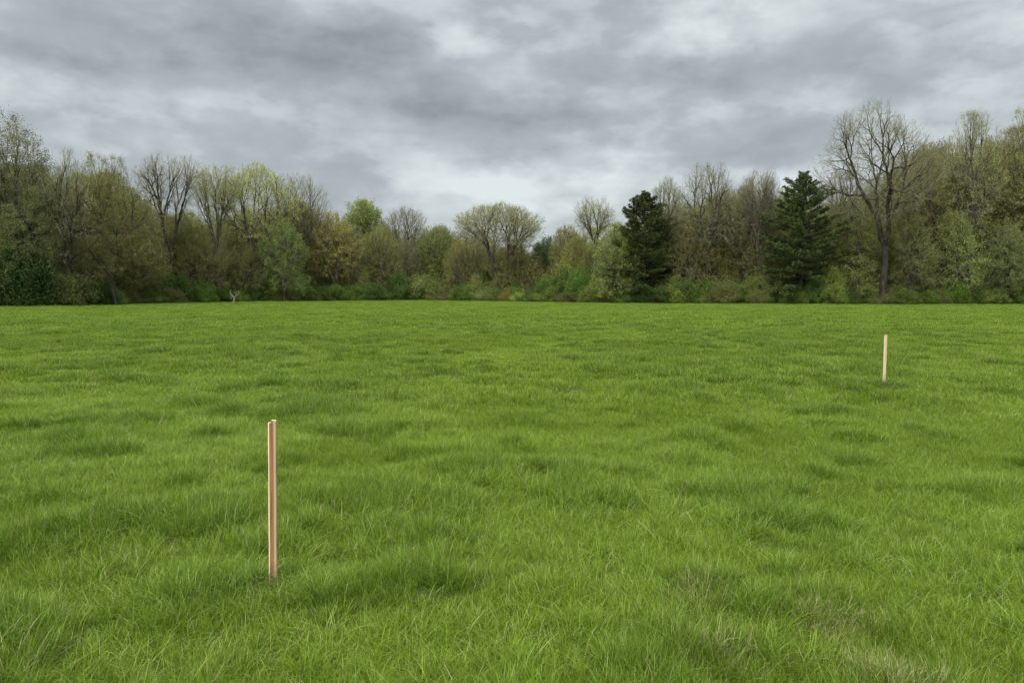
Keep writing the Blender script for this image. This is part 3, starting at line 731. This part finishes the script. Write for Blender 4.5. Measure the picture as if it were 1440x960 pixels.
# ------------------------------------------------------------------ pines
def build_pine(seed, H, rx, rng_top=.0):
    rng = np.random.default_rng(seed)
    V, Q = tubes([(0, 0, -.3), (0, 0, .4), (0, 0, H * .35), (0.05, 0, H * .7)], [(0, 0, .42), (0, 0, H * .36), (0.05, 0, H * .71), (0.02, 0, H * .985)],
                 np.array([.34, .25, .19, .10]), np.array([.26, .19, .10, .02]), 10)
    tm = mesh_quads('pine_trunk', V, Q, (BARKD,), smooth=True)
    P0, P1, Ra, Rb, TP, TD = [], [], [], [], [], []
    z = H * .07; s = rng.uniform(0, 50)
    while z < H * .97:
        t = z / H
        prof = min(1.08, (1 - t) ** .85 * 1.8) * (.90 + .12 * min(1, t / .3)) * (.80 + .42 * float(vn(z * .9, s, 3)))
        nb = rng.integers(5, 8) if t < .85 else rng.integers(3, 6)
        a0 = rng.uniform(0, 2 * pi)
        whorl = rng.uniform(.85, 1.1)
        for b in range(nb):
            if rng.uniform() < .14: continue
            a = a0 + b * 2 * pi / nb + rng.normal(0, .18)
            Lb = rx * prof * whorl * rng.uniform(.62, 1.22) * (1 + .5 * (float(vn(a * 1.3 + s, t * 7, 3)) - .5))
            Lb = max(Lb, .35)
            rise = .12 + .55 * t ** 1.5 - (.12 if t < .3 else 0)
            k = 6; p = np.array((0, 0, z + rng.normal(0, .08)))
            path = [p]
            for q in range(k):
                sl = rise + .10 * (q / k - .5) * 2 + .04 * rng.normal()
                aa = a + .05 * rng.normal()
                p = p + np.array((cos(aa) * cos(sl), sin(aa) * cos(sl), sin(sl))) * Lb / k; path.append(p)
            rb = .018 + .010 * Lb
            for q in range(k):
                P0.append(path[q]); P1.append(path[q + 1]); Ra.append(rb * (1 - q / k) + .006); Rb.append(rb * (1 - (q + 1) / k) + .006)
            nf = int(6 + Lb * 6.5)
            for g in range(nf):
                u = (.22 + .78 * rng.uniform() ** .75) * k * .999; q = int(u); c = path[q] * (1 - (u - q)) + path[q + 1] * (u - q)
                side = rng.choice((-1, 1)) * rng.uniform(.35, 1.25)
                fl = (1 - .55 * u / k) * min(1.0, Lb * .38) * rng.uniform(.5, 1.1)
                dv_ = np.array((cos(a + side), sin(a + side), rng.uniform(-.02, .30)))
                e = c + dv_ * fl
                P0.append(c); P1.append(e); Ra.append(.010); Rb.append(.005)
                for h in range(3):
                    TP.append(c + (e - c) * (.4 + .3 * h)); TD.append(dv_)
            TP.append(path[-1]); TD.append(path[-1] - path[-2])
        z += (.50 - .16 * t) * rng.uniform(.8, 1.2) * H / 15
    TP.append(np.array((0.02, 0, H * .985))); TD.append(np.array((0, 0, 1.)))
    V1, Q1 = tubes(P0, P1, Ra, Rb, 4)
    TP = np.array(TP); TD = unit(np.array(TD)); k = 7
    A = np.repeat(TP, k, 0) + rng.normal(0, .05, (len(TP) * k, 3)); D = unit(np.repeat(TD, k, 0) * .6 + rng.normal(0, .5, (len(TP) * k, 3)) + np.array((0, 0, .22)))
    sz = .26 * rng.uniform(.6, 1.2, len(A))
    V2, Q2 = leaf_quads(A + D * sz[:, None] * .5, sz, rng, .24, dirs=D)
    V, Q, mi, tn = merge([(V1, Q1, 0, .5), (V2, Q2, 1, np.repeat(rng.uniform(0, 1, len(A)), 4))])
    cm = mesh_quads('pine_crown', V, Q, (BARKD, NEEDLE), mi, {'tone': tn})
    return tm, cm
def place_pine(px, top, hw, off, seed, label, col):
    Y = float(edge_px(px)) + off; x, _, zt = pt(px, top, Y); gz = float(ground_z(x, Y))
    tm, cm = build_pine(seed, zt - gz, wid(hw, Y))
    r = empty('pine_tree', (x, Y, gz)); tag(r, label, 'tree', 'dark pines at the field edge')
    obj('trunk', tm, r); obj('crown', cm, r, color=col)
place_pine(1131, 241, 52, 1.5, 61, 'dark green layered pine standing left of the great bare tree', (.040, .054, .016))
place_pine(907, 268, 49, 1.5, 62, 'darker narrow pine right of centre with a ragged top', (.034, .043, .012))

# ------------------------------------------------------------------ woods behind (copies of a few kinds)
KINDS = []
for k, (kd, nt_, tw_, bd, bs, tmx) in enumerate([('oval', 800, 7, 9000, .15, TWIGO), ('dome', 800, 7, 8000, .15, TWIGO), ('oval', 750, 8, 5000, .13, TWIG),
                                           ('upright', 700, 7, 7500, .15, TWIGO), ('dome', 700, 8, 4500, .13, TWIG)]):
    KINDS.append(build_tree('wood%d' % k, 900 + k, 13, 4.6, 1.6 if k != 3 else 2.5, kd, nt_, tw_, .8, .008, bd, bs, 1.6, twigmat=tmx, spread=.4, rtip=.014,
                            barkmat=BARKD if k % 2 else BARK))
FX = [-160, 0, 50, 110, 150, 200, 260, 320, 380, 430, 470, 510, 560, 620, 660, 700, 760, 800, 850, 900, 960, 1000, 1040, 1100, 1180, 1200, 1240, 1280, 1310, 1360, 1410, 1440, 1600]
FYv = [225, 232, 245, 262, 250, 292, 305, 305, 296, 292, 318, 322, 330, 330, 335, 348, 346, 332, 330, 315, 292, 282, 275, 285, 292, 285, 265, 228, 214, 218, 208, 205, 195]
WC = [OLIVE, OLIVEG, (.12, .105, .042), (.135, .155, .035), (.135, .125, .042), (.11, .125, .03), (.17, .155, .05)]
WN = ['olive', 'olive green', 'dusky brown', 'dull green', 'brownish', 'dark olive', 'tawny']
LM = [(14, 'tallest left tree'), (88, 'slender dark tree'), (146, 'broad brown twiggy tree'), (232, 'dark vase shaped tree'), (300, 'narrow budding tree'),
      (358, 'yellow green domed tree'), (420, 'grey bare dome'), (470, 'orange tinged tree'), (535, 'dusky brown twiggy tree'), (570, 'rounded grey tree'),
      (618, 'dull green tree'), (702, 'flat domed tree'), (797, 'low olive tree'), (838, 'thin single stemmed tree'), (905, 'left pine'),
      (938, 'green budded tree'), (997, 'tall grey bare tree'), (1068, 'many stemmed bare tree'), (1131, 'right pine'), (1240, 'great bare tree'),
      (1302, 'olive budding tree'), (1366, 'tall upright tree'), (1416, 'right border tree')]
used = {}
def back_label(px, col, what, row):
    l = min(LM, key=lambda q: abs(q[0] - px)); side = 'left' if px < l[0] else 'right'
    s = '%s %s %s, %s of the %s' % (col, what, row, side, l[1])
    if s in used:
        used[s] += 1; s = s.replace(what, ('farther ', 'fainter ', 'smaller ')[min(used[s] - 1, 2)] + what)
    used.setdefault(s, 0)
    return s
def copy_thing(name, kind, x, Y, gz, sc, rz, col):
    r = empty(name, (x, Y, gz), rz, sc)
    obj('trunk', kind[0], r); obj('crown', kind[1], r, color=col)
    return r
ci_ = 0
for row, (off, dpx, stp, rowname) in enumerate([(9, 4, 38, 'in the wood'), (19, -2, 42, 'deep in the wood'), (31, 3, 42, 'far in the wood')]):
    px = -150 + row * 20
    while px < 1600:
        q = px + random.uniform(-8, 8)
        Y = float(edge_px(q)) + off + random.uniform(-3, 4)
        topy = float(np.interp(q, FX, FYv)) + dpx + random.uniform(-9, 9)
        x, _, zt = pt(q, topy, Y); gz = float(ground_z(x, Y)); s = (zt - gz) / 13.
        kd = KINDS[ci_ % 5]; ix = random.randrange(7)
        if q < 130: ix = random.choice((1, 3, 5))
        hsx = min(max(s, .75), 1.25) * random.uniform(.9, 1.1)
        r = copy_thing('woodland_tree', kd, x, Y, gz, (hsx, hsx, s), random.uniform(0, 6.28), WC[ix])
        tag(r, back_label(q, WN[ix], 'hazy tree', rowname), 'tree', 'trees filling the wood behind')
        ci_ += 1; px += stp
print('trees', tcount, ci_)

# ------------------------------------------------------------------ shrubs
def build_shrub(seed, r, h, nclump, per, ls, open_=0.0):
    rng = np.random.default_rng(seed)
    th = rng.uniform(0, 2 * pi, nclump); u = rng.uniform(0, 1, nclump) ** .45; e = rng.uniform(0, 1, nclump)
    C = np.stack([np.cos(th) * u * r * .88 * np.sqrt(1 - (e * .95) ** 2), np.sin(th) * u * r * .88 * np.sqrt(1 - (e * .95) ** 2), .12 * h + e * h * .74 * (.5 + .9 * vn(th * 1.2, u * 3, seed))], 1)
    cr = rng.uniform(.20, .42, nclump) * r / 2.6
    idx = np.repeat(np.arange(nclump), per)
    P = C[idx] + rng.normal(0, 1, (len(idx), 3)) * cr[idx][:, None] * np.array((1, 1, .7))
    P[:, 2] = np.abs(P[:, 2])
    # shoots poking out of the outline
    ns = int(nclump * 1.1); j = rng.integers(0, nclump, ns); dirs = unit(C[j] * (1, 1, .5) / r + rng.normal(0, .3, (ns, 3)) + (0, 0, .8)); ln = rng.uniform(.3, 1.25, ns) * h / 2.4
    SA = C[j]; SB = SA + dirs * ln[:, None]
    t = rng.uniform(.2, 1, (ns, 9)); SP = (SA[:, None] * (1 - t[..., None]) + SB[:, None] * t[..., None]).reshape(-1, 3) + rng.normal(0, .04, (ns * 9, 3))
    P = np.concatenate([P, SP])
    ctone = rng.uniform(0, 1, nclump); tone = np.clip(np.concatenate([.5 * ctone[idx], np.full(len(SP), .3)]) + rng.uniform(0, .5, len(P)), 0, 1)
    sz = ls * rng.uniform(.55, 1.25, len(P))
    V, Q = leaf_quads(P, sz, rng, .55, flat=.3)
    fm = mesh_quads('shrub_foliage', V, Q, (LEAF,), None, {'tone': np.repeat(tone, 4)})
    b = rng.normal(0, .25, (nclump, 3)); b[:, 2] = 0
    mid = (b + C) / 2 + rng.normal(0, .1, C.shape); 
    A = np.concatenate([b, mid, SA]); B = np.concatenate([mid, C, SB])
    V, Q = tubes(A, B, np.concatenate([np.full(nclump, .022), np.full(nclump, .014), np.full(ns, .007)]), np.concatenate([np.full(nclump, .014), np.full(nclump, .008), np.full(ns, .003)]), 4)
    sm = mesh_quads('shrub_stems', V, Q, (TWIGO,), smooth=True)
    return sm, fm
SH = [build_shrub(40 + k, 2.8, 2.5, 64 + 8 * k, 200, .15) for k in range(4)] + [build_shrub(50 + k, 2.8, 2.5, 48, 120, .13) for k in range(2)]
DK = 'dark green'; 
shr = [(30, 352, 56, -1.2, 0, (.022, .038, .010), 'large very dark green evergreen shrub at the far left border'),
 (-40, 350, 50, -1, 1, (.03, .045, .012), 'dark green shrub cut by the left border'),
 (100, 388, 34, -.5, 1, (.06, .07, .02), 'low olive shrub right of the very dark left shrub'),
 (140, 392, 28, -1, 2, (.04, .065, .015), 'low dark green shrub below the broad brown twiggy tree'),
 (180, 376, 32, 0, 3, (.085, .095, .025), 'rounded olive green shrub left of the dark vase shaped tree'),
 (215, 396, 24, -1, 0, (.035, .06, .013), 'small dark green shrub at the foot of the dark vase shaped tree'),
 (243, 384, 26, 0, 1, (.04, .07, .015), 'dark green shrub right at the stems of the dark vase shaped tree'),
 (284, 396, 27, -.6, 2, (.06, .10, .018), 'neat mid green mound shrub left of the pale dead stump'),
 (346, 398, 20, .8, 4, (.05, .045, .025), 'shadowy brown open shrub right of the pale dead stump'),
 (380, 388, 28, 0, 0, (.04, .075, .015), 'dark green shrub below the yellow green domed tree'),
 (422, 396, 28, -.6, 3, (.06, .095, .02), 'low green shrub below the mid green bushy tree'),
 (462, 400, 30, -.8, 1, (.055, .09, .018), 'low green shrub below the orange tinged tree'),
 (500, 402, 26, -.8, 2, (.07, .10, .022), 'low leafy shrub below the dusky brown twiggy tree'),
 (508, 376, 18, 1.5, 4, (.15, .17, .045), 'small light green open shrub under the bright green tree'),
 (560, 388, 30, -.5, 0, (.05, .085, .018), 'broad dark green shrub left of the pale topped shrub'),
 (598, 384, 36, -.8, 3, (.11, .13, .038), 'broad shrub with pale yellow green top left of the flat domed tree'),
 (532, 405, 20, -1, 1, (.06, .095, .02), 'little green shrub at the left foot of the broad dark green shrub'),
 (638, 398, 18, 1, 4, (.045, .04, .022), 'dark brown open shrub in the hollow left of the flat domed tree'),
 (676, 386, 26, -1.5, 4, (.14, .16, .05), 'pale yellow green open shrub before the flat domed tree'),
 (690, 398, 18, -2, 5, (.13, .15, .05), 'smaller pale green shrub touching the right of the open yellow green shrub'),
 (712, 405, 11, -2.5, 4, RUSSET, 'small russet orange shrub below the flat domed tree'),
 (731, 407, 16, -3, 5, (.17, .21, .045), 'bright lime green low shrub right of the russet shrub'),
 (757, 410, 16, -2, 1, (.12, .15, .035), 'little dull yellow green shrub right of the lime green one'),
 (768, 396, 26, 0, 0, (.055, .095, .018), 'green shrub at the low end of the sloping hedge'),
 (793, 384, 30, 1, 2, (.06, .10, .018), 'green shrub in the middle of the sloping hedge'),
 (822, 373, 30, 2, 1, (.06, .10, .018), 'green shrub at the high end of the sloping hedge'),
 (845, 388, 30, -.5, 3, (.10, .125, .028), 'yellow green shrub left of the left pine'),
 (876, 392, 24, 0, 1, (.07, .10, .022), 'olive green shrub at the left foot of the left pine'),
 (925, 402, 18, 0, 4, (.075, .075, .03), 'low brownish shrub at the right foot of the left pine'),
 (955, 386, 32, -1, 3, (.10, .125, .028), 'yellow green shrub between the left pine and the tall grey bare tree'),
 (992, 396, 26, -.5, 0, (.06, .095, .018), 'dark leafy shrub below the tall grey bare tree'),
 (1030, 400, 26, -.5, 2, (.08, .11, .025), 'low green shrub below the olive brown hazy tree'),
 (1064, 386, 26, .5, 3, (.10, .12, .028), 'light green shrub left of the right pine'),
 (1090, 396, 22, -1, 5, (.10, .125, .03), 'green open shrub at the left foot of the right pine'),
 (1128, 402, 20, -1.5, 1, (.06, .08, .022), 'small dull shrub before the trunk of the right pine'),
 (1172, 372, 30, 0, 3, (.11, .13, .026), 'tall yellow green shrub right of the right pine'),
 (1196, 398, 24, -1, 0, (.045, .06, .016), 'dark shrub left of the great bare trunk'),
 (1232, 398, 26, .5, 4, (.08, .085, .03), 'olive open shrub behind the great bare trunk'),
 (1264, 403, 22, -1.5, 2, (.06, .08, .02), 'low dull green shrub right of the great bare trunk'),
 (1300, 396, 28, 0, 1, (.075, .085, .024), 'olive shrub below the olive budding tree'),
 (1338, 400, 26, -.5, 0, (.06, .08, .02), 'dull green shrub below the light green sapling'),
 (1376, 392, 28, 0, 3, (.075, .10, .024), 'green shrub under the tall upright tree'),
 (1412, 396, 26, -.6, 2, (.06, .09, .02), 'dark green shrub near the right border'),
 (1446, 386, 30, 0, 1, (.07, .105, .022), 'green shrub cut by the right border'),
 (1500, 380, 34, 0, 0, (.06, .09, .02), 'green shrub beyond the right border')]
BACKCOL = [(.085, .085, .026), (.075, .09, .022), (.10, .095, .032), (.07, .075, .024), (.11, .12, .03)]
BCN = ['olive', 'dull green', 'tawny', 'dark olive', 'yellowish green']
q = -60; kk = 0
while q < 1520:
    ic = (kk * 3 + kk // 4) % 5
    if 900 < q < 1180 and ic == 1: ic = 4
    l = min(LM, key=lambda z: abs(z[0] - q)); lab = 'tall %s brush shrub behind the low shrubs, %s of the %s' % (BCN[ic], 'left' if q < l[0] else 'right', l[1])
    if lab in used: lab = lab.replace('tall ', 'fainter tall ')
    used[lab] = 0
    shr.append((q, random.uniform(352, 382), random.uniform(26, 38), random.uniform(2.5, 6), (0, 4, 1, 5, 2, 3)[kk % 6], BACKCOL[ic], lab))
    q += 27; kk += 1
FC = [(.045, .075, .016), (.075, .10, .022), (.10, .125, .028), (.07, .115, .018), (.09, .09, .03)]
FN = ['dark green', 'olive', 'light olive', 'green', 'brownish']
q = -50; kk = 0
while q < 1500:
    l = min(LM, key=lambda z: abs(z[0] - q)); ic = (kk * 2 + kk // 5) % 5
    lab = 'little %s bramble clump on the grass edge, %s of the %s' % (FN[ic], 'left' if q < l[0] else 'right', l[1])
    if lab in used: lab = lab.replace('little ', 'second little ')
    used[lab] = 0
    shr.append((q, random.uniform(396, 411), random.uniform(15, 27), random.uniform(-2.6, -.6), (5, 0, 4, 2, 1)[kk % 5], FC[ic], lab))
    q += random.uniform(19, 31); kk += 1
for (px, top, hw, off, k, col, lab) in shr:
    Y = float(edge_px(px)) + off + 1.6; x, _, zt = pt(px, top, Y); gz = float(ground_z(x, Y))
    s = wid(hw, Y) / 2.8; sz = (zt - gz) / 2.6
    r = empty('bramble' if 'bramble' in lab else 'shrub', (x, Y, gz), random.uniform(0, 6.28), (s, s, sz))
    tag(r, lab, 'bramble' if 'bramble' in lab else 'shrub', 'bramble clumps along the grass edge' if 'bramble' in lab else 'tall brush under the trees' if 'brush shrub' in lab else 'shrubs along the edge of the wood')
    obj('stems', SH[k][0], r); obj('foliage', SH[k][1], r, color=col)

# ------------------------------------------------------------------ undergrowth: nobody could count it
rng = np.random.default_rng(77)
nS = 6500
pxs = rng.uniform(-200, 1650, nS); Ys = edge_px(pxs) + rng.uniform(2.0, 34, nS)
xs = (pxs - CX) / F * Ys
hh = rng.uniform(1.2, 6.5, nS) * rng.uniform(.6, 1, nS)
B0 = np.stack([xs, Ys, ground_z(xs, Ys) - .1], 1)
M1 = B0 + np.stack([rng.normal(0, .06, nS) * hh, rng.normal(0, .06, nS) * hh, hh * .5], 1)
T1 = M1 + np.stack([rng.normal(0, .09, nS) * hh, rng.normal(0, .09, nS) * hh, hh * .5], 1)
V1, Q1 = tubes(np.concatenate([B0, M1]), np.concatenate([M1, T1]), np.concatenate([.008 + .005 * hh, .006 + .003 * hh]), np.concatenate([.006 + .003 * hh, np.full(nS, .004)]), 3)
k = 9; t = rng.uniform(.15, 1, (nS, k, 1)); A = (B0[:, None] * (1 - t) + T1[:, None] * t).reshape(-1, 3)
dd = unit(rng.normal(0, 1, A.shape) * (1, 1, .4) + (0, 0, .7)); Bq = A + dd * (rng.uniform(.3, 1.3, (len(A), 1)))
V2, Q2 = tubes(A, Bq, np.full(len(A), .008), np.full(len(A), .003), 3)
nl = 330000; j = rng.integers(0, len(A), nl); t = rng.uniform(.2, 1.1, (nl, 1)); P = A[j] * (1 - t) + Bq[j] * t + rng.normal(0, .18, (nl, 3))
P[:, 2] = np.abs(P[:, 2])
V3, Q3 = leaf_quads(P, .21 * rng.uniform(.5, 1.3, nl), rng, .6)
V, Q, mi, tn = merge([(V1, Q1, 0, .5), (V2, Q2, 0, .5), (V3, Q3, 1, np.repeat(rng.uniform(0, 1, nl), 4))])
ug = obj('undergrowth', mesh_quads('undergrowth', V, Q, (TWIGO, LEAF), mi, {'tone': tn}), color=(.085, .095, .03))
tag(ug, 'tangled olive brown undergrowth of saplings and brambles filling the wood floor', 'undergrowth', kind='stuff')

# ------------------------------------------------------------------ dead wood at the edge
def limbs(name, segs, mat, n=8):
    V, Q = tubes([s[0] for s in segs], [s[1] for s in segs], np.array([s[2] for s in segs]), np.array([s[3] for s in segs]), n)
    return mesh_quads(name, V, Q, (mat,), smooth=True)
Y = float(edge_px(330)) - 3.2; x, _, _ = pt(329, 420, Y); gz = float(ground_z(x, Y))
sg = [((0, 0, -.2), (.05, 0, .55), .16, .12), ((.05, 0, .5), (-.45, .1, 1.15), .11, .08), ((-.45, .1, 1.1), (-.55, .1, 1.6), .08, .05), ((-.42, .1, 1.1), (-.38, 0, .35), .07, .06),
      ((.05, 0, .5), (.35, 0, .95), .11, .08), ((.33, 0, .9), (.75, -.1, 1.1), .09, .06), ((.73, -.1, 1.05), (.72, -.1, 1.6), .06, .03), ((.33, 0, .92), (.30, .05, 1.5), .06, .03), ((-.05, 0, .1), (-.35, -.3, -.1), .1, .07)]
s = tag(obj('dead_stump', limbs('dead_stump', sg, DEAD), loc=(x, Y, gz)), 'pale weathered branching stump at the field edge, left of centre', 'stump')
Y = float(edge_px(110)) + .2; p = pt(93, 370, Y); gz = float(ground_z(p[0], Y))
sg = []
pl = [(93, 371), (104, 362), (114, 355), (124, 350), (136, 338), (143, 326)]
P = [np.array(pt(a, b, Y + .25 * i)) - np.array((p[0], Y, gz)) for i, (a, b) in enumerate(pl)]
rr = [.13, .12, .10, .085, .06, .035]
# rooted stem leaning over from the right
sg.append((np.array((P[3][0] + 1.6, 3.0, -.2)), np.array((P[3][0] + 1.2, 2.6, P[3][2] * .55)), .15, .14)); sg.append((np.array((P[3][0] + 1.2, 2.6, P[3][2] * .54)), P[3], .14, .11))
for i in range(5): sg.append((P[i], P[i + 1], rr[i] * .55 if i < 3 else .11 - .02 * i, rr[i + 1] * .7))
sg += [(P[1], P[1] + (-.3, 0, .55), .04, .012), (P[2], P[2] + (.1, 0, .8), .035, .01), (P[4], P[4] + (.5, 0, .5), .035, .01), (P[0], P[0] + (-.5, 0, -.25), .05, .015)]
tag(obj('crooked_dead_tree', limbs('crooked_dead_tree', sg, BARKD), loc=(p[0], Y, gz)), 'crooked thin dark tree leaning left above the low shrubs at left', 'dead tree')

# ------------------------------------------------------------------ view
vs = scene.view_settings
scene.display_settings.display_device = 'sRGB'
vs.view_transform = 'Standard'; vs.look = 'None'; vs.gamma = 1; vs.exposure = .85; vs.use_curve_mapping = False
scene.render.engine = 'CYCLES'
c = scene.cycles
c.max_bounces = 6; c.diffuse_bounces = 3; c.transmission_bounces = 4; c.glossy_bounces = 2; c.use_adaptive_sampling = True
c.caustics_reflective = False; c.caustics_refractive = False
